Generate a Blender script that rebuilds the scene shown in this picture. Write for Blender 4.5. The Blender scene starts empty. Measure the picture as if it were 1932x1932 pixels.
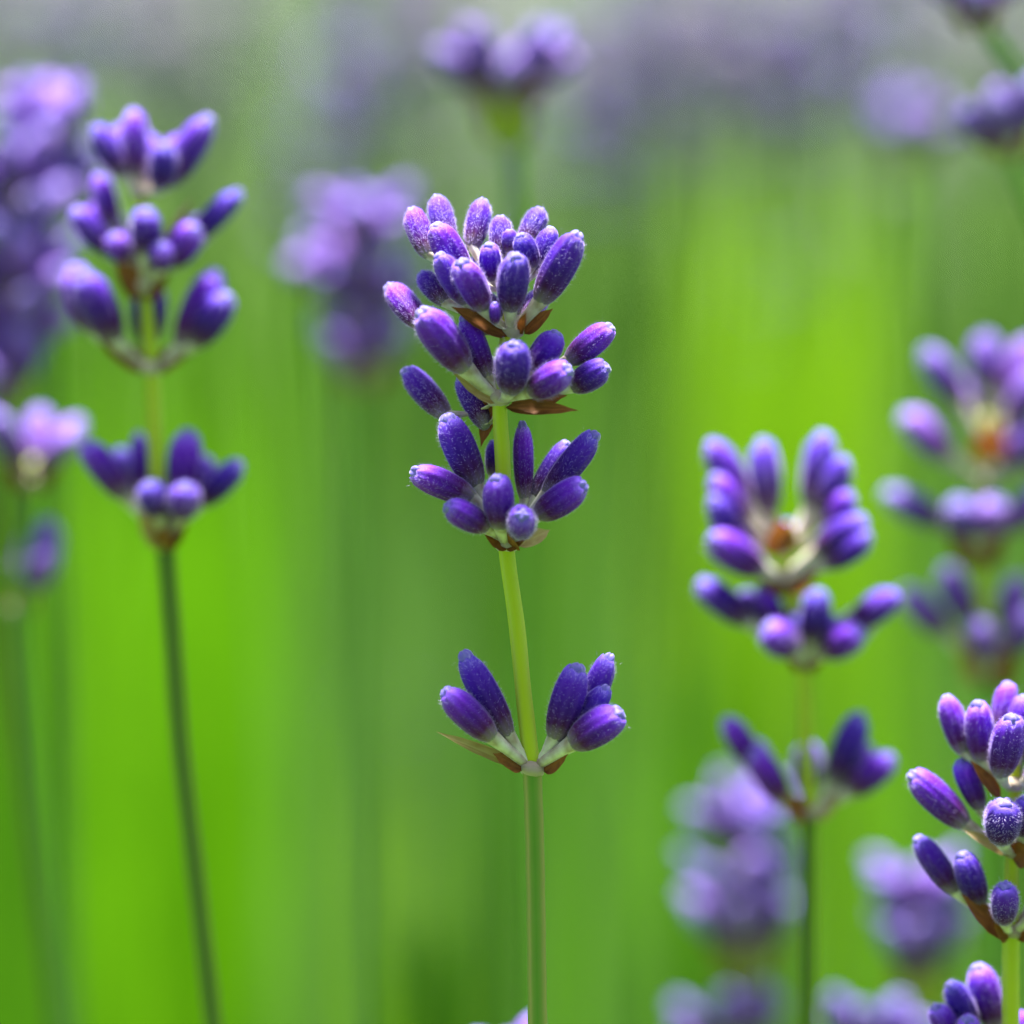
import bpy, math, random
import numpy as np
from mathutils import Vector, Matrix, Quaternion

random.seed(7)
S = bpy.context.scene
C = bpy.context.collection

# ---------------------------------------------------------------- camera
FOCUS = 0.40                       # metres to the spike in focus; the frame there is 0.10 m wide
PITCH = 10.0
cam = bpy.data.cameras.new('camera')
cam.lens = 144.0; cam.sensor_width = 36.0; cam.sensor_fit = 'HORIZONTAL'
cam.clip_start = 0.01; cam.clip_end = 500.0
cam.dof.use_dof = True; cam.dof.focus_distance = FOCUS; cam.dof.aperture_fstop = 7.2
cam_ob = bpy.data.objects.new('camera', cam); C.objects.link(cam_ob)
cam_ob.location = (0, 0, 0.50)
cam_ob.rotation_euler = (math.radians(90 - PITCH), 0, 0)
S.camera = cam_ob
CM = Matrix.Translation(cam_ob.location) @ Matrix.Rotation(math.radians(90 - PITCH), 4, 'X')

# ---------------------------------------------------------------- world, sun, exposure
SUN_EL, SUN_AZ = 79.0, 160.0       # azimuth: 180 = light arriving from straight behind the flowers
w = bpy.data.worlds.new('World'); S.world = w; w.use_nodes = True
nt = w.node_tree; bg = nt.nodes['Background']
sky = nt.nodes.new('ShaderNodeTexSky'); sky.sky_type = 'NISHITA'; sky.sun_disc = False
sky.sun_elevation = math.radians(SUN_EL); sky.sun_rotation = math.radians(180 - SUN_AZ)
sky.air_density = 1.0; sky.dust_density = 4.0
nt.links.new(sky.outputs[0], bg.inputs[0]); bg.inputs[1].default_value = 0.05
sun = bpy.data.lights.new('sun', 'SUN'); sun.energy = 5.0; sun.angle = math.radians(8.0); sun.color = (1.0, 0.955, 0.88)
sun_ob = bpy.data.objects.new('sun', sun); C.objects.link(sun_ob)
a, e = math.radians(SUN_AZ), math.radians(SUN_EL)
sdir = Vector((-math.sin(a) * math.cos(e), -math.cos(a) * math.cos(e), math.sin(e)))   # towards the sun
sun_ob.rotation_euler = sdir.to_track_quat('Z', 'Y').to_euler()
sun_ob.location = (0, 0, 5)
S.view_settings.view_transform = 'Standard'; S.view_settings.look = 'None'
S.view_settings.exposure = 2.3; S.view_settings.gamma = 1.0
S.cycles.use_denoising = True
S.cycles.max_bounces = 8; S.cycles.transmission_bounces = 6; S.cycles.transparent_max_bounces = 4

# ---------------------------------------------------------------- helpers
def P(x, y, Z):
    """point at picture place x, y (1932 units across) and Z metres in front of the lens"""
    f = 0.25 * Z
    return CM @ Vector(((x / 1932 - .5) * f, -(y / 1932 - .5) * f, -Z))
def PX(Z): return 0.25 * Z / 1932   # metres per picture unit at depth Z

def mat(name):
    m = bpy.data.materials.new(name); m.use_nodes = True
    n = m.node_tree; n.nodes.clear()
    out = n.nodes.new('ShaderNodeOutputMaterial')
    return m, n, out
def rgba(c): return (c[0], c[1], c[2], 1)

def leaf_mat(name, c1, c2, trans=.35, scale=40, rough=.5, tint=(1.15, 1.2, .6)):
    m, n, out = mat(name)
    tc = n.nodes.new('ShaderNodeTexCoord'); no = n.nodes.new('ShaderNodeTexNoise'); no.inputs['Scale'].default_value = scale
    no.inputs['Detail'].default_value = 4
    n.links.new(tc.outputs['Object'], no.inputs['Vector'])
    at = n.nodes.new('ShaderNodeAttribute'); at.attribute_name = 'tone'
    ad = n.nodes.new('ShaderNodeMath'); ad.operation = 'MULTIPLY_ADD'; ad.inputs[1].default_value = .5; ad.use_clamp = True
    n.links.new(no.outputs[0], ad.inputs[0])
    h = n.nodes.new('ShaderNodeMath'); h.operation = 'MULTIPLY'; h.inputs[1].default_value = .55
    n.links.new(at.outputs['Fac'], h.inputs[0]); n.links.new(h.outputs[0], ad.inputs[2])
    mx = n.nodes.new('ShaderNodeMix'); mx.data_type = 'RGBA'
    mx.inputs[6].default_value = rgba(c1); mx.inputs[7].default_value = rgba(c2)
    n.links.new(ad.outputs[0], mx.inputs[0])
    p = n.nodes.new('ShaderNodeBsdfPrincipled'); p.inputs['Roughness'].default_value = rough
    p.inputs['Specular IOR Level'].default_value = .3
    n.links.new(mx.outputs[2], p.inputs['Base Color'])
    t = n.nodes.new('ShaderNodeBsdfTranslucent')
    tm = n.nodes.new('ShaderNodeMix'); tm.data_type = 'RGBA'; tm.blend_type = 'MULTIPLY'; tm.inputs[0].default_value = 1
    tm.inputs[7].default_value = rgba(tint); n.links.new(mx.outputs[2], tm.inputs[6]); n.links.new(tm.outputs[2], t.inputs[0])
    ms = n.nodes.new('ShaderNodeMixShader'); ms.inputs[0].default_value = trans
    n.links.new(p.outputs[0], ms.inputs[1]); n.links.new(t.outputs[0], ms.inputs[2]); n.links.new(ms.outputs[0], out.inputs[0])
    return m

def bud_mat(name, ramp, tipc, sheen):
    m, n, out = mat(name)
    at = n.nodes.new('ShaderNodeAttribute'); at.attribute_name = 'along'      # 0 base .. 1 tip
    rib = n.nodes.new('ShaderNodeAttribute'); rib.attribute_name = 'rib'
    oi = n.nodes.new('ShaderNodeObjectInfo')
    tc = n.nodes.new('ShaderNodeTexCoord')
    no = n.nodes.new('ShaderNodeTexNoise'); no.inputs['Scale'].default_value = 5.0; no.inputs['Detail'].default_value = 5
    n.links.new(tc.outputs['Object'], no.inputs['Vector'])
    cr = n.nodes.new('ShaderNodeValToRGB'); e_ = cr.color_ramp.elements
    e_[0].position = 0.0; e_[0].color = (.20, .22, .13, 1)
    e_[1].position = 1.0; e_[1].color = rgba(tipc)
    for pos, c in ramp:
        q = e_.new(pos); q.color = rgba(c)
    wob = n.nodes.new('ShaderNodeMath'); wob.operation = 'MULTIPLY_ADD'; wob.inputs[1].default_value = .16
    n.links.new(no.outputs[0], wob.inputs[0]); 
    sh = n.nodes.new('ShaderNodeMath'); sh.operation = 'SUBTRACT'; sh.inputs[1].default_value = .08
    n.links.new(at.outputs['Fac'], sh.inputs[0]); n.links.new(sh.outputs[0], wob.inputs[2])
    n.links.new(wob.outputs[0], cr.inputs[0])
    rm = n.nodes.new('ShaderNodeMix'); rm.data_type = 'RGBA'; rm.inputs[7].default_value = (.22, .09, .62, 1)
    rf = n.nodes.new('ShaderNodeMath'); rf.operation = 'MULTIPLY'; rf.inputs[1].default_value = .10
    n.links.new(rib.outputs['Fac'], rf.inputs[0]); n.links.new(rf.outputs[0], rm.inputs[0]); n.links.new(cr.outputs[0], rm.inputs[6])
    hs = n.nodes.new('ShaderNodeHueSaturation')
    hr = n.nodes.new('ShaderNodeMapRange'); hr.inputs[3].default_value = .487; hr.inputs[4].default_value = .513
    vr = n.nodes.new('ShaderNodeMapRange'); vr.inputs[3].default_value = .8; vr.inputs[4].default_value = 1.25
    n.links.new(oi.outputs['Random'], hr.inputs[0]); n.links.new(oi.outputs['Random'], vr.inputs[0])
    n.links.new(hr.outputs[0], hs.inputs['Hue']); n.links.new(vr.outputs[0], hs.inputs['Value'])
    n.links.new(rm.outputs[2], hs.inputs['Color'])
    p = n.nodes.new('ShaderNodeBsdfPrincipled')
    n.links.new(hs.outputs[0], p.inputs['Base Color'])
    p.inputs['Roughness'].default_value = .62; p.inputs['Specular IOR Level'].default_value = .16
    p.inputs['Sheen Weight'].default_value = sheen; p.inputs['Sheen Roughness'].default_value = .30
    p.inputs['Sheen Tint'].default_value = (.62, .48, 1, 1)
    bp = n.nodes.new('ShaderNodeBump'); bp.inputs['Strength'].default_value = .35; bp.inputs['Distance'].default_value = .00015
    n2 = n.nodes.new('ShaderNodeTexNoise'); n2.inputs['Scale'].default_value = 22; n2.inputs['Detail'].default_value = 3
    n.links.new(tc.outputs['Object'], n2.inputs['Vector']); n.links.new(n2.outputs[0], bp.inputs['Height'])
    n.links.new(bp.outputs[0], p.inputs['Normal'])
    n.links.new(p.outputs[0], out.inputs[0])
    return m

def simple_mat(name, c1, c2, scale=30, rough=.6, sheen=0, trans=0, sheen_tint=(1, 1, 1)):
    m, n, out = mat(name)
    tc = n.nodes.new('ShaderNodeTexCoord'); no = n.nodes.new('ShaderNodeTexNoise'); no.inputs['Scale'].default_value = scale; no.inputs['Detail'].default_value = 4
    n.links.new(tc.outputs['Object'], no.inputs['Vector'])
    mr = n.nodes.new('ShaderNodeMapRange'); mr.inputs[1].default_value = .3; mr.inputs[2].default_value = .7
    n.links.new(no.outputs[0], mr.inputs[0])
    mx = n.nodes.new('ShaderNodeMix'); mx.data_type = 'RGBA'; mx.inputs[6].default_value = rgba(c1); mx.inputs[7].default_value = rgba(c2)
    n.links.new(mr.outputs[0], mx.inputs[0])
    p = n.nodes.new('ShaderNodeBsdfPrincipled'); n.links.new(mx.outputs[2], p.inputs['Base Color'])
    p.inputs['Roughness'].default_value = rough; p.inputs['Specular IOR Level'].default_value = .25
    p.inputs['Sheen Weight'].default_value = sheen; p.inputs['Sheen Tint'].default_value = rgba(sheen_tint); p.inputs['Sheen Roughness'].default_value = .4
    last = p.outputs[0]
    if trans:
        t = n.nodes.new('ShaderNodeBsdfTranslucent'); n.links.new(mx.outputs[2], t.inputs[0])
        ms = n.nodes.new('ShaderNodeMixShader'); ms.inputs[0].default_value = trans
        n.links.new(p.outputs[0], ms.inputs[1]); n.links.new(t.outputs[0], ms.inputs[2]); last = ms.outputs[0]
    n.links.new(last, out.inputs[0])
    return m

def stem_mat(name, c1, c2, edge, edge_amt):
    m, n, out = mat(name)
    tc = n.nodes.new('ShaderNodeTexCoord'); mp = n.nodes.new('ShaderNodeMapping'); mp.inputs['Scale'].default_value = (700, 700, 90)
    no = n.nodes.new('ShaderNodeTexNoise'); no.inputs['Scale'].default_value = 1.0; no.inputs['Detail'].default_value = 4
    n.links.new(tc.outputs['Object'], mp.inputs[0]); n.links.new(mp.outputs[0], no.inputs['Vector'])
    mx = n.nodes.new('ShaderNodeMix'); mx.data_type = 'RGBA'; mx.inputs[6].default_value = rgba(c1); mx.inputs[7].default_value = rgba(c2)
    n.links.new(no.outputs[0], mx.inputs[0])
    ed = n.nodes.new('ShaderNodeAttribute'); ed.attribute_name = 'tone'
    f = n.nodes.new('ShaderNodeMath'); f.operation = 'MULTIPLY'; f.inputs[1].default_value = edge_amt
    n.links.new(ed.outputs['Fac'], f.inputs[0])
    m2 = n.nodes.new('ShaderNodeMix'); m2.data_type = 'RGBA'; m2.inputs[7].default_value = rgba(edge)
    n.links.new(f.outputs[0], m2.inputs[0]); n.links.new(mx.outputs[2], m2.inputs[6])
    p = n.nodes.new('ShaderNodeBsdfPrincipled'); n.links.new(m2.outputs[2], p.inputs['Base Color'])
    p.inputs['Roughness'].default_value = .55; p.inputs['Specular IOR Level'].default_value = .15
    p.inputs['Sheen Weight'].default_value = .08; p.inputs['Sheen Tint'].default_value = (.8, 1, .6, 1); p.inputs['Sheen Roughness'].default_value = .35
    p.inputs['Subsurface Weight'].default_value = .25; p.inputs['Subsurface Radius'].default_value = (.4, .8, .15); p.inputs['Subsurface Scale'].default_value = .0012
    n.links.new(p.outputs[0], out.inputs[0])
    return m

M = {}
M['bud'] = bud_mat('lavender_calyx', ((.09, (.15, .11, .13)), (.24, (.045, .003, .05)), (.5, (.036, .0012, .19)), (.8, (.078, .008, .40))), (.17, .10, .66), .7)
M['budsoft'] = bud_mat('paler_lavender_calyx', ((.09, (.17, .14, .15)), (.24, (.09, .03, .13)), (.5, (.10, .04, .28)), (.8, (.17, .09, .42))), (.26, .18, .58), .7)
M['fuzz'] = simple_mat('calyx_fuzz', (.48, .34, .92), (.74, .66, .99), 60, .5, .2, .5)
M['tip'] = simple_mat('petal_tip', (.06, .04, .30), (.24, .20, .66), 3, .5, .6, 0, (.8, .8, 1))
M['bract'] = leaf_mat('dry_bract', (.035, .007, .003), (.34, .13, .03), .2, 5, .6, (1.2, .9, .6))
M['bract_pale'] = leaf_mat('pale_bract', (.20, .08, .02), (.50, .42, .20), .3, 5, .6)
M['pedicel'] = simple_mat('woolly_stalk', (.24, .17, .11), (.58, .56, .47), 4, .7, .5)
M['axis'] = stem_mat('young_sunlit_stem', (.33, .43, .008), (.42, .50, .015), (.42, .50, .14), .4)  # young internodes are yellower; part of their sunlit brightness is put into the colour
M['fresh_stem'] = stem_mat('fresh_stem', (.085, .22, .016), (.115, .26, .025), (.34, .30, .10), .8)
M['back_stem'] = stem_mat('light_stem', (.09, .25, .02), (.14, .30, .04), (.14, .28, .05), .4)
M['bract_green'] = leaf_mat('green_bract', (.26, .32, .03), (.46, .50, .10), .4, 5, .6)
M['stem'] = stem_mat('green_stem', (.055, .165, .012), (.075, .20, .02), (.17, .125, .035), .75)

def mesh(name, v, f, mats, smooth=True, attrs=None, midx=None):
    me = bpy.data.meshes.new(name); me.from_pydata([tuple(q) for q in v], [], f)
    for mm in mats: me.materials.append(mm)
    if midx is not None: me.polygons.foreach_set('material_index', midx)
    if smooth: me.polygons.foreach_set('use_smooth', [True] * len(me.polygons))
    for k, vals in (attrs or {}).items():
        at = me.attributes.new(k, 'FLOAT', 'POINT'); at.data.foreach_set('value', np.asarray(vals, dtype=np.float32))
    me.update(); return me

def obj(name, me, parent=None, mw=None):
    o = bpy.data.objects.new(name, me); C.objects.link(o)
    if parent is not None: o.parent = parent
    if mw is not None: o.matrix_local = mw
    return o
def thing(name, label, cat, loc, group=None):
    o = bpy.data.objects.new(name, None); C.objects.link(o); o.location = loc; o.empty_display_size = .02
    o['label'] = label; o['category'] = cat
    if group: o['group'] = group
    return o
def tag(o, label, cat=None, kind=None, group=None):
    o['label'] = label
    if cat: o['category'] = cat
    if kind: o['kind'] = kind
    if group: o['group'] = group
    return o

# ---------------------------------------------------------------- bud shapes (unit length along z, radius .25 at the belly)
PROF = [(0, .30), (.05, .50), (.13, .70), (.25, .87), (.40, .97), (.55, 1.0), (.68, .985), (.78, .92), (.86, .80), (.915, .64), (.945, .50), (.93, .38), (.88, .25)]
def calyx_mesh(seed, seg, hairs, mk='bud'):
    r_ = random.Random(seed); v, f, al, rb, mi = [], [], [], [], []
    ph = r_.random() * 6; bend = r_.uniform(-.05, .05); lob = r_.random() * 6
    for t, r in PROF:
        for k in range(seg):
            a = 2 * math.pi * k / seg
            ribv = .5 + .5 * math.cos(10 * a + ph)
            amp = .075 * min(1, t * 5)
            rr = .25 * r * (1 - amp * (1 - ribv)) * (1 + .05 * math.cos(2 * a + lob))
            z = t + (.045 * max(0, math.cos(a - lob)) if t > .85 else 0) + (.012 * math.cos(5 * a) if t > .9 else 0)
            v.append((rr * math.cos(a) + bend * (t * t - t * .5), rr * math.sin(a), z)); al.append(min(1, t)); rb.append(ribv)
    for i in range(len(PROF) - 1):
        for k in range(seg):
            f.append((i * seg + k, i * seg + (k + 1) % seg, (i + 1) * seg + (k + 1) % seg, (i + 1) * seg + k)); mi.append(0)
    f.append(tuple(range(seg))[::-1]); mi.append(0)
    for _ in range(hairs):
        t = r_.random() ** .85 * .95; a = r_.random() * 6.283
        a = round((a * 10 + ph) / 6.283) * .6283 - ph / 10 + r_.gauss(0, .28)
        for j in range(len(PROF) - 1):
            if PROF[j][0] <= t <= PROF[j + 1][0]:
                u = (t - PROF[j][0]) / (PROF[j + 1][0] - PROF[j][0] + 1e-9); r = PROF[j][1] * (1 - u) + PROF[j + 1][1] * u; break
        b = Vector((.245 * r * math.cos(a) + bend * (t * t - t * .5), .245 * r * math.sin(a), t))
        nrm = Vector((math.cos(a), math.sin(a), .25 + r_.uniform(-.25, .3) + (t > .85) * .9)).normalized()
        L = r_.uniform(.03, .07); side = Vector((-math.sin(a), math.cos(a), r_.uniform(-.5, .5))).normalized() * .0022
        n0 = len(v); v += [b - side, b + side, b + nrm * L]; al += [t] * 3; rb += [1] * 3
        f.append((n0, n0 + 1, n0 + 2)); mi.append(1)
    return mesh('flower_bud', v, f, [M[mk], M['fuzz']], True, {'along': al, 'rib': rb}, mi)
def tip_mesh(seed, seg=16):
    r_ = random.Random(seed); v, f = [], []
    prof = [(.84, .5), (.92, .62), (.975, .60), (1.01, .44), (1.03, .22), (1.025, .05)]
    for t, r in prof:
        for k in range(seg):
            a = 2 * math.pi * k / seg; rr = .25 * .72 * r * (1 + .20 * math.cos(4 * a + seed) * (t > .9))
            v.append((rr * math.cos(a), rr * math.sin(a), t + .012 * math.cos(4 * a + seed) * (t > .95)))
    for i in range(len(prof) - 1):
        for k in range(seg): f.append((i * seg + k, i * seg + (k + 1) % seg, (i + 1) * seg + (k + 1) % seg, (i + 1) * seg + k))
    f.append(tuple(range((len(prof) - 1) * seg, len(prof) * seg)))
    return mesh('petal_tip', v, f, [M['tip']])
BUD = [calyx_mesh(i, 40, 1000) for i in range(5)]
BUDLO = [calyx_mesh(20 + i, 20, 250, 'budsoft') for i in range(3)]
TIP = [tip_mesh(i) for i in range(3)]

def bract_mesh(mname, seed):
    r_ = random.Random(seed); v, f, tn = [], [], []
    N, K = 9, 4
    for i in range(N + 1):
        t = i / N; wd = .5 * (math.sin(math.pi * min(1, t ** .75)) ** .8) * (1 - .25 * t) + .03
        if t > .8: wd *= (1 - (t - .8) / .2 * .8)
        for k in range(-K, K + 1):
            s = k / K
            v.append((s * wd * (1 + r_.uniform(-.06, .06)), .30 * abs(s) ** 1.6 * wd + .10 * t * t + r_.uniform(-.012, .012), t))
            tn.append(min(1, .25 + .55 * t + .35 * (abs(s) < .1) + r_.uniform(-.3, .3)))
    W = 2 * K + 1
    for i in range(N):
        for k in range(W - 1): f.append((i * W + k, i * W + k + 1, (i + 1) * W + k + 1, (i + 1) * W + k))
    me = mesh('bract', v, f, [M[mname]], True, {'tone': np.clip(tn, 0, 1)})
    return me
BRACT = {k: [bract_mesh(k, i) for i in range(3)] for k in ('bract', 'bract_pale', 'bract_green')}

def smooth_path(pts, sub=8):
    pts = [Vector(p) for p in pts]
    if len(pts) == 2: return [pts[0].lerp(pts[1], i / sub) for i in range(sub + 1)]
    h = [(pts[i + 1] - pts[i]).length for i in range(len(pts) - 1)]
    sl = [(pts[i + 1] - pts[i]) / h[i] for i in range(len(h))]
    mt = [sl[0]] + [(sl[i - 1] * h[i] + sl[i] * h[i - 1]) / (h[i] + h[i - 1]) for i in range(1, len(h))] + [sl[-1]]
    out = []
    for i in range(len(h)):
        for k in range(sub):
            t = k / sub; t2, t3 = t * t, t ** 3
            out.append(pts[i] * (2 * t3 - 3 * t2 + 1) + mt[i] * h[i] * (t3 - 2 * t2 + t) + pts[i + 1] * (3 * t2 - 2 * t3) + mt[i + 1] * h[i] * (t3 - t2))
    out.append(pts[-1]); return out

SQ = []                             # square lavender stem with rounded ridges
for k in range(16):
    a = 2 * math.pi * k / 16
    SQ.append((a + math.pi / 4, .83 + .20 * (abs(math.cos(2 * a)) ** 3 if math.cos(2 * a) > 0 and k % 4 == 0 else (.35 if k % 2 else 0)), 1.0 if k % 4 == 0 else (.25 if k % 2 else 0)))
def tube(name, pts, radii, mname, parent=None, square=True, sub=8, twist=0.0):
    path = smooth_path(pts, sub); n = len(path); prof = SQ if square else [(2 * math.pi * k / 8, 1, .4) for k in range(8)]
    v, f, tn = [], [], []; K = len(prof)
    for i, p in enumerate(path):
        d = (path[min(i + 1, n - 1)] - path[max(i - 1, 0)]).normalized()
        ux = Vector((0, 1, 0)).cross(d)
        ux = (Vector((1, 0, 0)) - d * d.x).normalized(); uy = d.cross(ux)
        s = i / (n - 1) * (len(radii) - 1); j = min(int(s), len(radii) - 2); r = radii[j] * (1 - (s - j)) + radii[j + 1] * (s - j)
        r *= 1 + .02 * math.sin(i * .9)
        for a, rr, t in prof:
            v.append(p + (ux * math.cos(a + twist) + uy * math.sin(a + twist)) * r * rr); tn.append(t)
    for i in range(n - 1):
        for k in range(K): f.append((i * K + k, i * K + (k + 1) % K, (i + 1) * K + (k + 1) % K, (i + 1) * K + k))
    f.append(tuple(range(K))[::-1]); f.append(tuple(range((n - 1) * K, n * K)))
    return obj(name, mesh(name, v, f, [M[mname]], True, {'tone': tn}), parent)

rnd = random.Random(3)
def place_matrix(b, t, sx, sy=None, roll=None):
    """unit shape along z placed from b to t"""
    d = t - b; L = d.length; q = d.to_track_quat('Z', 'Y')
    if roll is None: roll = rnd.random() * 6.283
    q = q @ Quaternion((0, 0, 1), roll)
    return Matrix.LocRotScale(b, q, Vector((sx, sy or sx, L)))

def add_bud(root, node, b, t, width, hi=True):
    """b, t, node in world space; root is an unrotated empty"""
    o0 = root.location
    k = rnd.randrange(5 if hi else 3)
    mw = place_matrix(b - o0, t - o0, width * 2, width * 2 * rnd.uniform(.9, 1.06))
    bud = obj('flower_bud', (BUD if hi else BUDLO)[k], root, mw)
    obj('petal_tip', TIP[rnd.randrange(3)], bud)
    if node is not None:
        inv = mw.inverted()
        n_ = inv @ (node - o0); pts = [n_, (n_ + Vector((0, 0, -.10))) * .5, Vector((0, 0, .05))]
        path = [pts[0].lerp(pts[2], i / 4) - (Vector((0, 0, .12)) * math.sin(math.pi * i / 4)) for i in range(5)]
        v, f = [], []; K = 7
        S3 = Vector((width * 2, width * 2, (t - b).length))
        for i, p in enumerate(path):
            rr = (.065, .07, .08, .09, .125)[i]
            for q in range(K):
                a = 6.283 * q / K; v.append(p + Vector((math.cos(a) * rr, math.sin(a) * rr, 0)))
        for i in range(4):
            for q in range(K): f.append((i * K + q, i * K + (q + 1) % K, (i + 1) * K + (q + 1) % K, (i + 1) * K + q))
        obj('flower_stalk', mesh('flower_stalk', v, f, [M['pedicel']]), bud)
    return bud

def add_bract(root, b, t, width, kind='bract', face=None):
    """face: direction the hollow side looks at"""
    d = (t - b).normalized(); up = Vector(face) if face else TOWARD * .9 + Vector((0, 0, .55)); y = (up - d * up.dot(d)).normalized(); x = y.cross(d)
    R = Matrix((x, y, d)).transposed().to_4x4()
    L = (t - b).length
    mw = Matrix.Translation(b - root.location) @ R @ Matrix.Diagonal((width, width, L, 1))
    return obj('bract', BRACT[kind][rnd.randrange(3)], root, mw)

def node_knob(root, p, r, parent=None):
    v, f = [], []; K, N = 10, 6
    for i in range(N + 1):
        th = math.pi * i / N
        for k in range(K):
            a = 6.283 * k / K; rr = r * math.sin(th) * (1 + .18 * math.cos(2 * a + i)); v.append(p - root.location + Vector((rr * math.cos(a), rr * math.sin(a), -r * .7 * math.cos(th))))
    for i in range(N):
        for k in range(K): f.append((i * K + k, i * K + (k + 1) % K, (i + 1) * K + (k + 1) % K, (i + 1) * K + k))
    return obj('stem_node', mesh('stem_node', v, f, [M['pedicel']]), root)

TOWARD = (CM.to_3x3() @ Vector((0, 0, 1)))          # from flower to lens
def ground_below(p, q):
    """continue the line p->q (downwards) to the ground, turning upright on the way"""
    d = (q - p); d = d / max(1e-6, -d.z); d.x *= .55; d.y *= .3
    return [Vector((q.x + d.x * q.z * .5, q.y + d.y * q.z * .5, q.z * .5)), Vector((q.x + d.x * q.z * .7, q.y + d.y * q.z * .7, 0))]

def spike(label, Z, conv, whorls, axis, stem, stem_w, group='lavender spikes', hi=True, bracts=(), stem_mat_='stem', fill=0, fat=1.0, dense=()):
    """whorls: list of (node(x,y), [ (bx,by,tx,ty,w,dz_tip_mm[,dz_base_mm]) ]) in the coordinates that conv maps to the picture.
    axis / stem: picture-unit points (x, y[, depth offset mm])"""
    def W(x, y, dz=0):
        X, Y = conv(x, y); return P(X, Y, Z - dz * .001)
    k = conv(1, 0)[0] - conv(0, 0)[0]
    px = PX(Z)
    sp = [P(q[0], q[1], Z - (q[2] * .001 if len(q) > 2 else 0)) for q in stem]
    g = ground_below(sp[-2], sp[-1]); full = sp + g
    root = thing('lavender_spike', label, 'lavender', full[-1], group)
    o0 = root.location
    tube('stem', [p - o0 for p in full], [stem_w * px / 2] * 4 + [stem_w * px / 2 * 1.15], stem_mat_, root, sub=10)
    ax = [P(q[0], q[1], Z) for q in axis] + [sp[0]]
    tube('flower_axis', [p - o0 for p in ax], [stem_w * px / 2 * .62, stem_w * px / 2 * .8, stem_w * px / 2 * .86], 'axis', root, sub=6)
    nw = 0
    for (nx, ny), buds in whorls:
        node = W(nx, ny); node_knob(root, node, stem_w * px * .62)
        buds = list(buds)
        if nw in dense:                            # buds of the second row, seen between those in front
            bs = sorted(buds, key=lambda q: q[2])
            for p_, q_ in zip(bs[:-1], bs[1:]):
                mx_ = [(p_[i] + q_[i]) / 2 for i in range(5)]
                buds.append((mx_[0], mx_[1], mx_[2] * .85 + nx * .15, mx_[3] + (ny - mx_[3]) * .12, mx_[4] * .95, min(p_[5], q_[5]) - 3.5))
        for bd in buds:
            bx, by, tx, ty, wd, dz = bd[:6]; db = bd[6] if len(bd) > 6 else dz * .35
            b, t = W(bx, by, db), W(tx, ty, dz)
            add_bud(root, node, b, t, wd * k * px * fat, hi)
        nw += 1
        if nw <= fill:                                   # the far side of the whorl, hidden behind the buds in front
            for _ in range(2):
                an = rnd.uniform(-.6, .6); Lb = .0055 * (Z / .4) ** .5
                d = (-TOWARD * math.cos(an) + Vector((math.sin(an), 0, 0))) * .8 + Vector((0, 0, .45))
                d.normalize(); add_bud(root, node, node + d * .0016, node + d * (.0016 + Lb), .0025, hi)
    for (bx, by, tx, ty, wd, dz, kind) in bracts:
        add_bract(root, W(bx, by, dz * .3), W(tx, ty, dz), wd * k * px, kind)
    return root

# ---------------------------------------------------------------- ground
def ground():
    v, f = [], []; n = 40; g = random.Random(1)
    for j in range(n + 1):
        for i in range(n + 1):
            x = (i / n - .5); y = (j / n - .5)
            X = math.copysign(abs(x * 2) ** 3, x) * 150; Y = math.copysign(abs(y * 2) ** 3, y) * 150
            v.append((X, Y + 1, .012 * math.sin(X * 3.1) * math.cos(Y * 2.3)))
    for j in range(n):
        for i in range(n): a = j * (n + 1) + i; f.append((a, a + 1, a + n + 2, a + n + 1))
    m = simple_mat('grassy_ground', (.035, .085, .008), (.07, .14, .014), 3.0, .9)
    o = obj('ground', mesh('ground', v, f, [m])); o['kind'] = 'structure'; o['label'] = 'green grassy ground of the lavender bed'
ground()

# ---------------------------------------------------------------- grass and leaf masses behind (nobody could count them)
def blade_mesh(name, blades, m, seg=5):
    """blades: (base Vector, height, width, lean x, lean y, yaw, tone)"""
    v, f, tn = [], [], []
    for b, h, wd, lx, ly, yaw, tone in blades:
        n0 = len(v); cx, sx = math.cos(yaw), math.sin(yaw)
        for i in range(seg + 1):
            t = i / seg; wv = wd * .5 * (1 - t ** 2.2) + .0002; c = b + Vector((lx * t * t, ly * t * t, h * (t - .06 * t * t)))
            fold = wv * .35
            v += [c + Vector((-wv * cx, -wv * sx, fold)), c, c + Vector((wv * cx, wv * sx, fold))]; tn += [tone] * 3
        for i in range(seg):
            a = n0 + i * 3; f += [(a, a + 1, a + 4, a + 3), (a + 1, a + 2, a + 5, a + 4)]
    return mesh(name, v, f, [m], True, {'tone': tn})
def clump(name, label, m, x0, x1, y0, y1, z0, z1, n, wd, seed, lean=.03):
    """upright blades whose tips fall in the picture box x0..x1, y0..y1 at depths z0..z1"""
    g = random.Random(seed); bl = []
    for _ in range(n):
        Z = g.uniform(z0, z1); tp = P(g.uniform(x0, x1), g.uniform(y0, y1), Z)
        lx, ly = g.gauss(0, lean), g.gauss(0, lean)
        bl.append((Vector((tp.x - lx, tp.y - ly, 0)), max(.05, tp.z / .94), g.uniform(*wd), lx, ly, g.gauss(0, .5), g.random()))
    o = obj(name, blade_mesh(name, bl, m)); tag(o, label, 'grass', 'stuff'); return o

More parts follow.
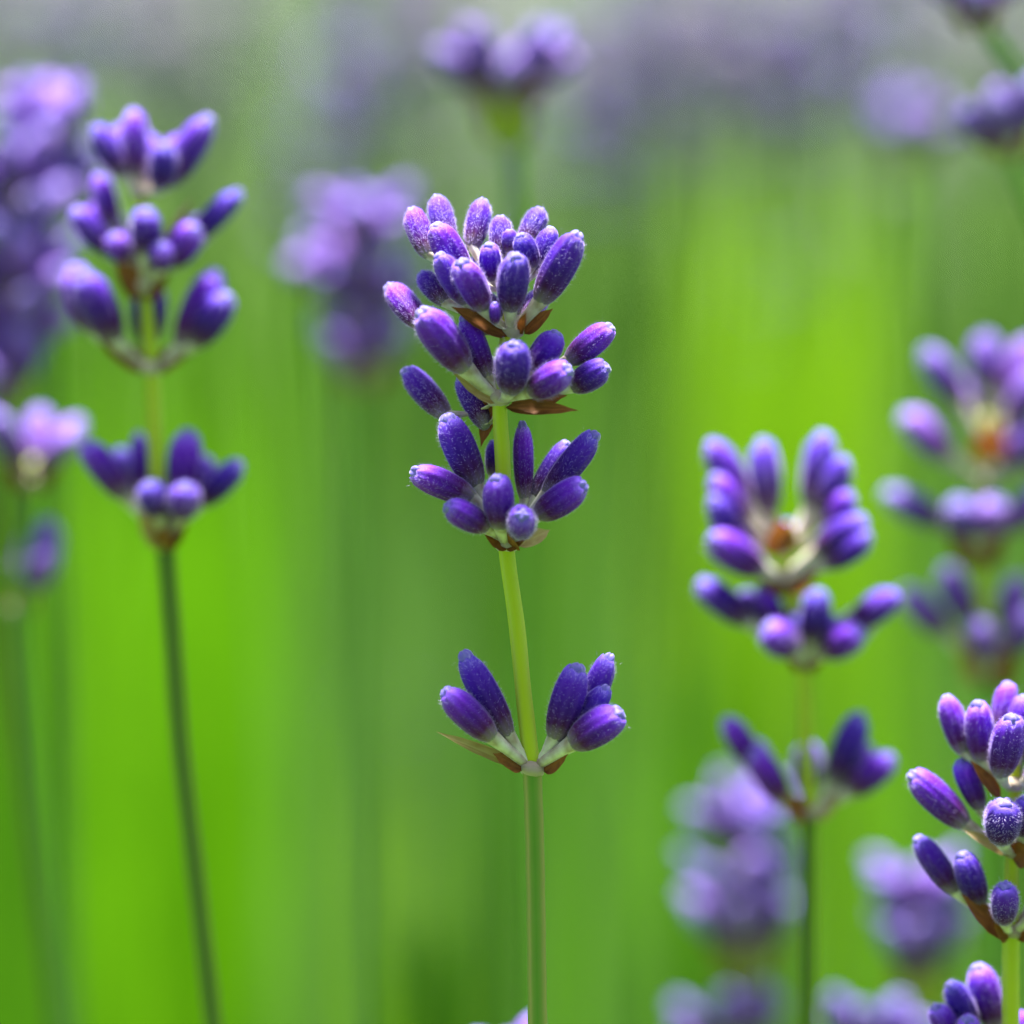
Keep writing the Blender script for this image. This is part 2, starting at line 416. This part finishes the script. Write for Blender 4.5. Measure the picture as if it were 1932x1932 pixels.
M['lime'] = leaf_mat('lime_grass', (.10, .30, .006), (.19, .44, .012), .5, 20)
M['lime2'] = leaf_mat('yellow_green_grass', (.15, .34, .008), (.27, .47, .02), .5, 20)
M['mid'] = leaf_mat('mid_green_grass', (.055, .155, .012), (.11, .24, .03), .42, 20)
M['grey'] = leaf_mat('grey_green_leaf', (.11, .23, .05), (.18, .33, .09), .38, 20, .6, (1, 1.1, .8))
M['deep'] = leaf_mat('deep_green_grass', (.045, .165, .005), (.095, .26, .010), .42, 20)
M['dark'] = leaf_mat('dark_green_leaf', (.02, .085, .003), (.045, .14, .005), .3, 20)

clump('grass', 'thick mid green grass filling the bed behind the flowers', M['mid'], -3200, 5100, 100, 1500, 1.15, 2.2, 2700, (.004, .009), 11)
clump('grass', 'bright lime green grass patch behind the small spike with four whorls', M['lime'], 90, 540, 430, 1250, .78, .92, 75, (.004, .009), 12, .012)
clump('grass', 'yellow green grass patch behind the spike with an orange brown floret', M['lime2'], 1300, 1700, 230, 700, .80, .92, 85, (.004, .009), 13, .012)
clump('grass', 'deep green grass patch standing right behind the tall sharp spike', M['deep'], 950, 1420, 950, 1500, .74, .86, 50, (.004, .009), 14, .012)
clump('grass', 'grey green grass patch between the lime grass and the tall sharp spike', M['grey'], 540, 900, 480, 1200, .76, .9, 36, (.004, .008), 15, .012)
clump('grass', 'deep green grass patch under the cut off spike beside the lime grass', M['deep'], -100, 130, 1050, 1500, .68, .8, 28, (.004, .009), 16, .012)
clump('grass', 'dark green leaves low between grey green and deep green grass', M['dark'], 730, 900, 1720, 1800, .62, .72, 34, (.004, .008), 17, .01)

clump('grass', 'grey green grass patch between the yellow green grass and the rusty floret spike', M['grey'], 1640, 1950, 330, 800, .8, .98, 26, (.004, .008), 18, .012)

clump('grass', 'thin pale stalks of grass scattered behind the sharp spike and its neighbours', M['grey'], 480, 1930, 500, 1300, .62, .8, 30, (.0018, .0035), 21, .008)
clump('grass', 'small yellow green tuft beside the lowest whorl of the sharp spike', M['lime2'], 670, 830, 1400, 1560, .68, .76, 9, (.003, .006), 22, .008)
clump('grass', 'lime green blades between the sharp stem and the mauve blurred spike', M['lime'], 1080, 1290, 1250, 1650, .7, .84, 9, (.004, .007), 23, .01)
clump('grass', 'lime green blades below the rusty floret spike', M['lime'], 1590, 1800, 900, 1300, .75, .9, 14, (.004, .007), 24, .01)
clump('grass', 'loose green grass spread wide on the flank beyond the large cut off spike', M['mid'], -2600, -150, 300, 1500, .75, 1.15, 380, (.004, .009), 25)
clump('grass', 'loose green grass spread wide on the flank beyond the crisp spike', M['mid'], 2080, 4500, 300, 1500, .75, 1.15, 380, (.004, .009), 26)

# ---------------------------------------------------------------- far lavender mass
def lavender_mass():
    g = random.Random(5); v, f, mi, tn = [], [], [], []
    def lump(c, rx, rz):
        n0 = len(v); K = 6
        for t, r in ((-1, .3), (-.4, 1), (.3, .9), (1, .15)):
            for k in range(K):
                a = 6.283 * k / K + g.random() * .5; rr = rx * r * g.uniform(.7, 1.2); v.append(c + Vector((rr * math.cos(a), rr * math.sin(a), rz * t))); tn.append(.5)
        for i in range(3):
            for k in range(K): f.append((n0 + i * K + k, n0 + i * K + (k + 1) % K, n0 + (i + 1) * K + (k + 1) % K, n0 + (i + 1) * K + k)); mi.append(0)
    def stalk(a, b, r):
        n0 = len(v)
        for p in (a, b):
            for k in range(3): an = 2.094 * k; v.append(p + Vector((r * math.cos(an), r * math.sin(an), 0))); tn.append(g.random())
        for k in range(3): f.append((n0 + k, n0 + (k + 1) % 3, n0 + 3 + (k + 1) % 3, n0 + 3 + k)); mi.append(1)
    for _ in range(700):
        Z = 1.3 * (3.2 / 1.3) ** g.random(); x = g.uniform(-1.0, 2.0) * 1932
        base = P(x, 966, Z); h = g.gauss(.43, .035)
        top = Vector((base.x + g.gauss(0, .02), base.y, h)); gr = Vector((base.x, base.y, 0))
        stalk(gr, top, .0014)
        for q in range(g.choice((2, 3, 3, 4))): lump(top - Vector((g.gauss(0, .001), 0, .013 * q + (q > 1) * .008)), .0085, .006)
    me = mesh('lavender_mass', v, f, [M['farbud'], M['farstem']], True, {'tone': tn}, mi)
    tag(obj('lavender_mass', me), 'far mass of blurred grey purple lavender beyond the grass', 'lavender', 'stuff')
M['farbud'] = simple_mat('far_lavender', (.20, .16, .27), (.32, .29, .36), 60, .8, .4)
M['farstem'] = leaf_mat('far_stem', (.06, .15, .02), (.13, .24, .05), .2)
lavender_mass()

# ---------------------------------------------------------------- the sharp spike in the middle
kk = .29297
def c1(x, y): return 679.2 + x * kk, 339.6 + y * kk
def w2(y): return y + (735.8 - 339.6) / kk          # rows read off the second and third enlargement
def w3(y): return y + (1179.2 - 339.6) / kk
def sh(rows, fn): return [(b[0], fn(b[1]), b[2], fn(b[3])) + tuple(b[4:]) for b in rows]
spike('tall sharp purple lavender spike with four whorls standing before the deep green grass', FOCUS, c1, [
    ((960, 700), [(690, 640, 480, 290, 200, 1.0, .5), (450, 500, 330, 190, 165, -4.5, -2), (580, 440, 490, 110, 175, -5.5, -2.5),
                  (720, 450, 790, 130, 165, -4.5, -2), (900, 500, 910, 240, 165, -3), (1050, 430, 1165, 190, 155, -5, -2.5),
                  (1120, 570, 1030, 350, 145, 1.5), (1130, 600, 1235, 310, 145, -.5), (850, 650, 830, 410, 150, 2.5),
                  (960, 470, 960, 320, 120, -1, -1)]),
    ((980, 960), [(1150, 800, 1405, 350, 225, 3, 1.5), (965, 850, 1000, 480, 200, 5.5, 2.5), (800, 840, 650, 520, 205, 5.0, 2.5),
                  (690, 800, 505, 480, 165, 3.2, 1.5), (560, 800, 395, 600, 155, -4, -2), (430, 960, 185, 680, 185, -5.5, -2.5),
                  (870, 930, 868, 790, 85, 4, 3)]),
    ((890, 1400), [(690, 1230, 395, 840, 255, 5, 2.5), (830, 1280, 670, 880, 165, 1, .6), (965, 1380, 1000, 1045, 235, 6, 3.5),
                   (1100, 1240, 1275, 985, 195, 1.5, .8), (1330, 1175, 1620, 945, 180, .5, .2), (1085, 1370, 1350, 1215, 215, 5, 3),
                   (1350, 1340, 1595, 1200, 185, 2, 1.2), (570, 1530, 290, 1225, 180, -6, -3), (815, 1600, 650, 1270, 165, -3, -1)]),
    ((945, w2(985)), sh([(760, 640, 555, 170, 225, -1, -.4), (740, 700, 340, 520, 195, 1.5, 1), (830, 890, 555, 745, 190, 4.5, 2.5),
                   (905, 900, 880, 555, 205, 5, 3), (1035, 915, 1045, 800, 190, 7, 3), (1130, 810, 1450, 610, 205, 3.5, 2),
                   (1185, 690, 1520, 285, 185, 0, 0), (1110, 700, 1330, 340, 150, -3, -2), (1060, 720, 1045, 215, 140, -2, -1.5),
                   (845, 560, 852, 330, 95, -4, -3)], w2)),
    ((1110, w3(920)), sh([(900, 690, 720, 400, 150, -3, -1), (965, 730, 670, 185, 205, 1.2, .8), (865, 735, 545, 425, 215, 3.5, 2), (1250, 750, 1405, 265, 225, 2, 1),
                   (1350, 770, 1680, 560, 235, 3.5, 2), (1390, 700, 1610, 200, 175, -1.5, -.5), (1365, 720, 1590, 400, 155, 1, .6)], w3)),
    ], [(955, 530), (962, 580), (955, 640), (943, 750), (948, 860), (955, 1030), (975, 1180), (990, 1330)],
    [(1004, 1448), (1008, 1560), (1011, 1700), (1013, 1850), (1015, 1960)], 44,
    bracts=[(950, 1005, 580, 820, 140, 2.5, 'bract'), (1060, 990, 1250, 830, 105, 2, 'bract'), (1030, 990, 1075, 850, 70, 3.5, 'bract'),
            (940, 1465, 1410, 1490, 115, 3, 'bract'), (960, 1470, 1340, 1395, 160, 1.5, 'bract'), (890, 1430, 570, 1220, 150, 2.5, 'bract_pale'), (870, 1330, 780, 1720, 120, -2, 'bract'),
            (960, w2(990), 770, w2(905), 200, 2.0, 'bract'), (930, w2(990), 1110, w2(915), 200, 2.0, 'bract'), (960, w2(1000), 940, w2(940), 200, 3.0, 'bract'), (1000, w2(1000), 1220, w2(910), 150, -4, 'bract_pale'),
            (1060, w3(925), 490, w3(690), 90, 1.0, 'bract_pale'), (1050, w3(930), 850, w3(830), 120, 1.6, 'bract'), (1180, w3(940), 1350, w3(830), 130, 1.8, 'bract')], stem_mat_='fresh_stem', fill=3)

# ---------------------------------------------------------------- left spike
def c4(x, y): return x * .53706, 94.3 + y * .53706
spike('soft purple spike with a brown cup under its lowest whorl before lime grass', .434, c4, [
    ((490, 490), [(440, 450, 330, 270, 82, 1), (480, 460, 465, 215, 84, 0), (560, 490, 585, 330, 84, 4, 2), (580, 480, 735, 240, 86, 1)]),
    ((510, 830), [(400, 720, 260, 560, 84, 2), (400, 630, 345, 440, 70, -2), (510, 720, 515, 560, 88, 5, 3), (440, 740, 395, 650, 70, 3), (590, 760, 690, 620, 88, 4, 2), (650, 690, 840, 500, 80, 0), (560, 770, 570, 680, 75, 5, 3)]),
    ((530, 1115), [(340, 1000, 250, 760, 105, 0), (410, 1030, 290, 780, 110, 3), (630, 1050, 760, 780, 110, 1), (680, 1040, 800, 860, 92, 3)]),
    ((580, 1720), [(450, 1580, 300, 1380, 88, 0), (495, 1580, 488, 1350, 60, -3), (560, 1640, 520, 1520, 92, 5, 3), (630, 1600, 660, 1340, 92, 0), (640, 1640, 650, 1530, 90, 6, 3), (700, 1600, 845, 1450, 78, 2)]),
    ], [(262, 345), (270, 440), (276, 560), (286, 690), (292, 830), (300, 940)],
    [(313, 1040), (324, 1180), (340, 1400), (368, 1640), (403, 1945)], 40,
    bracts=[(530, 760, 680, 520, 45, 2, 'bract_pale'), (510, 870, 400, 740, 110, 2, 'bract'), (510, 870, 600, 760, 110, 2, 'bract'), (520, 1130, 330, 1000, 90, 1, 'bract'), (545, 1130, 700, 1010, 90, 1, 'bract'),
            (580, 1750, 480, 1620, 95, 2, 'bract_pale'), (580, 1750, 670, 1640, 95, 3, 'bract'), (580, 1750, 590, 1670, 80, 4, 'bract')], fat=1.25, dense=(0, 1, 2, 3))

# ---------------------------------------------------------------- right spike
def c5(x, y): return 1226.4 + x * .43938, 754.7 + y * .43938
spike('soft purple spike with an orange brown dry floret among its top buds', .438, c5, [
    ((560, 640), [(430, 460, 260, 180, 112, 0), (420, 520, 270, 330, 100, 2), (400, 580, 265, 420, 95, 3), (510, 500, 480, 175, 112, -1), (690, 470, 745, 145, 120, -1), (740, 500, 835, 250, 105, 1), (770, 580, 850, 390, 100, 2)]),
    ((575, 760), [(490, 740, 260, 590, 125, 4, 2), (440, 660, 275, 470, 100, 2), (710, 660, 920, 510, 130, 3, 1.5), (750, 710, 940, 580, 110, 4, 2)]),
    ((660, 1120), [(430, 960, 215, 780, 110, 0), (620, 1080, 500, 970, 130, 5, 3), (690, 1040, 725, 820, 105, 4, 2), (740, 1090, 910, 990, 120, 4, 2), (850, 980, 1060, 830, 110, 0), (570, 970, 470, 800, 80, 1)]),
    ((690, 1770), [(470, 1590, 325, 1370, 98, -1), (580, 1730, 440, 1510, 112, 2), (780, 1660, 905, 1350, 112, 0), (850, 1690, 1040, 1530, 112, 2)]),
    ], [(1478, 1030), (1480, 1070), (1495, 1150), (1514, 1250), (1520, 1400)],
    [(1527, 1545), (1527, 1640), (1526, 1760), (1525, 1945)], 36,
    bracts=[(560, 660, 545, 500, 150, 5, 'bract'), (575, 650, 610, 510, 110, 4, 'bract_pale'), (590, 830, 420, 700, 110, 2, 'bract'), (590, 830, 750, 690, 110, 2, 'bract'), (660, 1150, 560, 1030, 120, 2, 'bract'), (660, 1150, 760, 1060, 120, 2, 'bract'),
            (685, 1800, 560, 1700, 110, 2, 'bract'), (700, 1800, 830, 1690, 90, 1, 'bract_pale')], fat=1.25, dense=(1, 2, 3))

# ---------------------------------------------------------------- nearer spike at the right
def c6(x, y): return 1226.4 + x * .36524, 1226.4 + y * .36524
spike('crisp purple spike with a pale yellow green stem and brown bracts, lower whorl leaning out', .408, c6, [
    ((1880, 690), [(1620, 540, 1530, 240, 140, 0), (1715, 580, 1690, 270, 145, 2), (1810, 660, 1870, 340, 175, 5, 3), (1800, 440, 1850, 170, 130, -2), (1900, 560, 1935, 240, 150, 0), (1970, 620, 2090, 330, 170, 1), (1950, 680, 2130, 520, 170, 3)]),
    ((1880, 1040), [(1640, 910, 1350, 640, 175, 1), (1710, 830, 1600, 570, 130, 0), (1815, 1000, 1830, 780, 195, 6, 3.5), (1930, 960, 1960, 760, 170, 4, 2), (2010, 960, 2250, 780, 170, 1)]),
    ((1870, 1450), [(1590, 1260, 1380, 970, 145, -1), (1710, 1320, 1610, 1050, 145, 2), (1830, 1410, 1835, 1210, 160, 6, 3), (1980, 1330, 2160, 1130, 160, 1), (1960, 1400, 2080, 1260, 160, 4, 2)]),
    ], [(1915, 1430), (1914, 1540), (1909, 1620), (1908, 1700)],
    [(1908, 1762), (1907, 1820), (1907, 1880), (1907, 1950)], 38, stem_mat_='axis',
    bracts=[(1810, 760, 1650, 570, 80, 3, 'bract'), (1880, 1060, 1610, 930, 80, 2, 'bract_pale'), (1880, 1090, 1960, 1000, 150, 3, 'bract'), (1850, 1490, 1600, 1260, 120, 2, 'bract'), (1850, 1490, 1760, 1380, 120, 3, 'bract'), (1890, 1490, 2020, 1380, 120, 2, 'bract')])

# a spike whose top alone shows
spike('top of a lilac spike poking up beside the pale yellow green stem', .412, c6, [
    ((1640, 2150), [(1790, 1960, 1690, 1630, 185, 0), (1680, 1960, 1550, 1720, 140, 2), (1590, 2020, 1470, 1840, 140, 3), (1840, 2050, 1960, 1880, 150, -2), (1660, 2100, 1640, 1900, 150, 5, 3)]),
    ((1650, 2420), [(1540, 2330, 1420, 2130, 150, 1), (1640, 2370, 1640, 2170, 160, 5, 3), (1750, 2330, 1890, 2160, 150, 1)]),
    ], [(1830, 1960), (1828, 2010)], [(1828, 2120), (1830, 2200), (1834, 2300)], 38)

# ---------------------------------------------------------------- blurred spikes further back
def back_spike(label, Z, whorls, stem, stem_w=34, seed=0, group='blurred lavender spikes', blen=125, bw=58, stem_mat_='back_stem', collar=False):
    """whorls: (x, y, number of buds, spread) in picture units"""
    g = random.Random(seed); wl = []; br = []
    sz = min(1.0, .46 / Z); blen = blen * sz; bw = bw * sz; stem_w = stem_w * sz
    for (x, y, n, spr) in whorls:
        row = []; spr *= sz
        for i in range(n):
            a = 6.283 * (i + g.uniform(-.3, .3)) / n
            ox, dz = math.cos(a), math.sin(a)
            el = g.uniform(.3, 1.25); L = blen * g.uniform(.8, 1.15); jy = g.uniform(-22, 16) * sz; pxm = PX(Z) * 1000
            hx = ox * spr; tx = x + hx * 1.0 + ox * L * math.cos(el) * .62; ty = y - 30 * sz - L * math.sin(el) + jy
            row.append((x + hx * .45, y - 22 * sz + jy, tx, ty, bw * g.uniform(.85, 1.1), dz * (spr + L * math.cos(el)) * pxm * .8, dz * spr * .4 * pxm))
        wl.append(((x, y), row))
        for s in (-1, 1): br.append((x, y + 12 * sz, x + s * spr * 1.3, y - 28 * sz, 55 * sz, 1, 'bract'))
    if collar:
        x, y = whorls[-1][:2]
        for q in range(6): br.append((x + 4, y + 95 * sz, x + math.cos(q * 1.05 + .3) * 62 * sz, y + 2 * sz, 78 * sz, math.sin(q * 1.05 + .3) * 4, 'bract_green'))
    ax = [(whorls[0][0], whorls[0][1] - 40)] + [(q[0], q[1]) for q in whorls[:-1]]
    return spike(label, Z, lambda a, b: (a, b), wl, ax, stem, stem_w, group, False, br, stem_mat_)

back_spike('large blurred purple spike cut off beside the soft spike with a brown cup', .488, [(20, 390, 8, 40), (40, 480, 9, 50), (45, 570, 9, 55), (30, 660, 8, 50), (10, 745, 7, 40)], [(10, 745), (20, 1000), (30, 1300), (55, 1500), (110, 1940)], 40, 1, stem_mat_='stem')
back_spike('pale lilac blurred spike top behind the large cut off spike', .50, [(90, 285, 9, 45), (95, 400, 8, 50)], [(90, 450), (110, 900), (130, 1600), (140, 1950)], 34, 2)
back_spike('blurred spike with one purple whorl above a pale green collar and one low bud', .468, [(60, 905, 6, 45)], [(62, 930), (45, 1130), (60, 1400), (115, 1940)], 34, 3)
spike('lone blurred purple bud on a dark leaning stem', .47, lambda a, b: (a, b), [
    ((38, 1150), [(56, 1118, 92, 985, 78, 1), (50, 1110, 70, 1000, 70, -3), (45, 1118, 100, 1040, 55, 3)])], [(36, 1120), (37, 1135)],
    [(38, 1150), (42, 1300), (62, 1560), (115, 1950)], 44, 'blurred lavender spikes', False, [(38, 1165, 70, 1090, 60, 2, 'bract_pale')])
back_spike('blurred violet spike with a reddish brown middle touching the sharp spike', .525, [(690, 460, 9, 50), (645, 560, 8, 55), (690, 620, 8, 60), (685, 715, 8, 55)], [(680, 740), (685, 1200), (690, 1950)], 34, 5)
back_spike('blurred single whorl over a yellow green collar above the sharp spike', .50, [(955, 188, 13, 75)], [(960, 205), (975, 500), (985, 1100), (1000, 1950)], 40, 6, collar=True)
back_spike('blurred violet whorl under the top edge beside a pale calyx', .475, [(1840, 40, 7, 40)], [(1870, 60), (1960, 190), (2030, 600), (2080, 1950)], 34, 7)
back_spike('blurred violet whorl with a reddish brown base', .475, [(1900, 280, 7, 45)], [(1915, 300), (1962, 420), (2020, 700), (2090, 1950)], 34, 8)
back_spike('faint greyish purple whorl beside the whorl with a reddish brown base', .62, [(1725, 280, 7, 50)], [(1725, 300), (1730, 900), (1735, 1950)], 34, 9)
spike('blurred purple spike with loose whorls and a rusty floret behind the crisp spike', .468, lambda a, b: (a, b), [
    ((1862, 850), [(1815, 760, 1745, 660, 62, 0), (1868, 740, 1858, 630, 68, -2), (1900, 760, 1945, 640, 66, -1), (1905, 800, 1960, 700, 64, 3), (1840, 790, 1800, 720, 60, -3)]),
    ((1860, 905), [(1795, 865, 1705, 780, 66, 1), (1885, 880, 1960, 800, 62, 3), (1930, 880, 2010, 820, 62, 0)]),
    ((1845, 1035), [(1785, 990, 1670, 930, 62, 0), (1835, 1015, 1800, 945, 66, 5, 3), (1860, 1015, 1880, 940, 64, 5, 3), (1890, 1005, 1975, 920, 62, 2)]),
    ((1860, 1265), [(1790, 1200, 1705, 1115, 62, -2), (1830, 1180, 1785, 1070, 60, -2), (1868, 1250, 1840, 1170, 62, 5, 3), (1905, 1235, 1950, 1150, 62, 3), (1895, 1190, 1925, 1090, 55, -3)]),
    ], [(1862, 780), (1862, 900), (1850, 1040), (1858, 1180)], [(1862, 1280), (1870, 1500), (1880, 1950)], 36, 'blurred lavender spikes', False,
    [(1862, 870, 1876, 790, 70, 5, 'bract'), (1845, 1060, 1780, 990, 70, 3, 'bract'), (1845, 1060, 1900, 1000, 70, 3, 'bract'), (1860, 1290, 1810, 1180, 90, 2, 'bract_pale'), (1865, 1290, 1920, 1230, 70, 2, 'bract')], 'back_stem')
back_spike('blurred mauve spike with a pink tinge below the spike with a dry floret', .52, [(1400, 1600, 8, 50), (1400, 1700, 8, 60), (1405, 1795, 7, 70)], [(1408, 1820), (1412, 1880), (1415, 1950)], 40, 11, collar=True)
back_spike('blurred violet spike with a pale yellow collar behind the lilac spike top', .51, [(1735, 1740, 8, 40), (1730, 1830, 8, 45)], [(1735, 1850), (1740, 1900), (1745, 1960)], 42, 12, collar=True)
back_spike('small grey lilac spike tip peeping beside the tall sharp stem', .44, [(956, 2042, 4, 6)], [(957, 2052), (960, 2120), (964, 2200)], 34, 13)
back_spike('blurred bluish grey spike top low under the mauve spike', .52, [(1370, 1990, 8, 70)], [(1372, 2010), (1374, 2100), (1376, 2200)], 34, 14)
back_spike('blurred purple spike top below the violet spike with pale collar', .49, [(1640, 2010, 7, 50)], [(1642, 2030), (1644, 2100), (1646, 2200)], 34, 15)
back_spike('faint grey lilac whorl above a light green stem beside the lowest sharp whorl', .98, [(725, 1385, 4, 25)], [(730, 1420), (738, 1600), (745, 1950)], 50, 16, collar=True)
back_spike('faint oval grey lilac spike in front of the yellow green grass', 1.1, [(1465, 570, 7, 40), (1465, 660, 7, 40)], [(1465, 690), (1467, 1200), (1470, 1950)], 34, 17)
for i, (x, y, Z) in enumerate([(640, 170, .86), (590, 320, .88), (1150, 50, .9), (1200, 170, .95), (1450, 60, .88), (1560, 130, .92), (1300, 40, 1.0), (60, 20, .95), (190, 60, 1.0), (1090, 240, .95), (730, 70, .98), (1660, 40, .9)]):
    back_spike('faint grey purple spike far behind, dissolving into the upper background', Z, [(x, y, 7, 40), (x + 4, y + 85, 7, 45), (x + 8, y + 160, 6, 45)], [(x + 10, y + 185), (x + 14, y + 700), (x + 20, 1950)], 30, 40 + i, 'far lavender spikes', 110, 52)
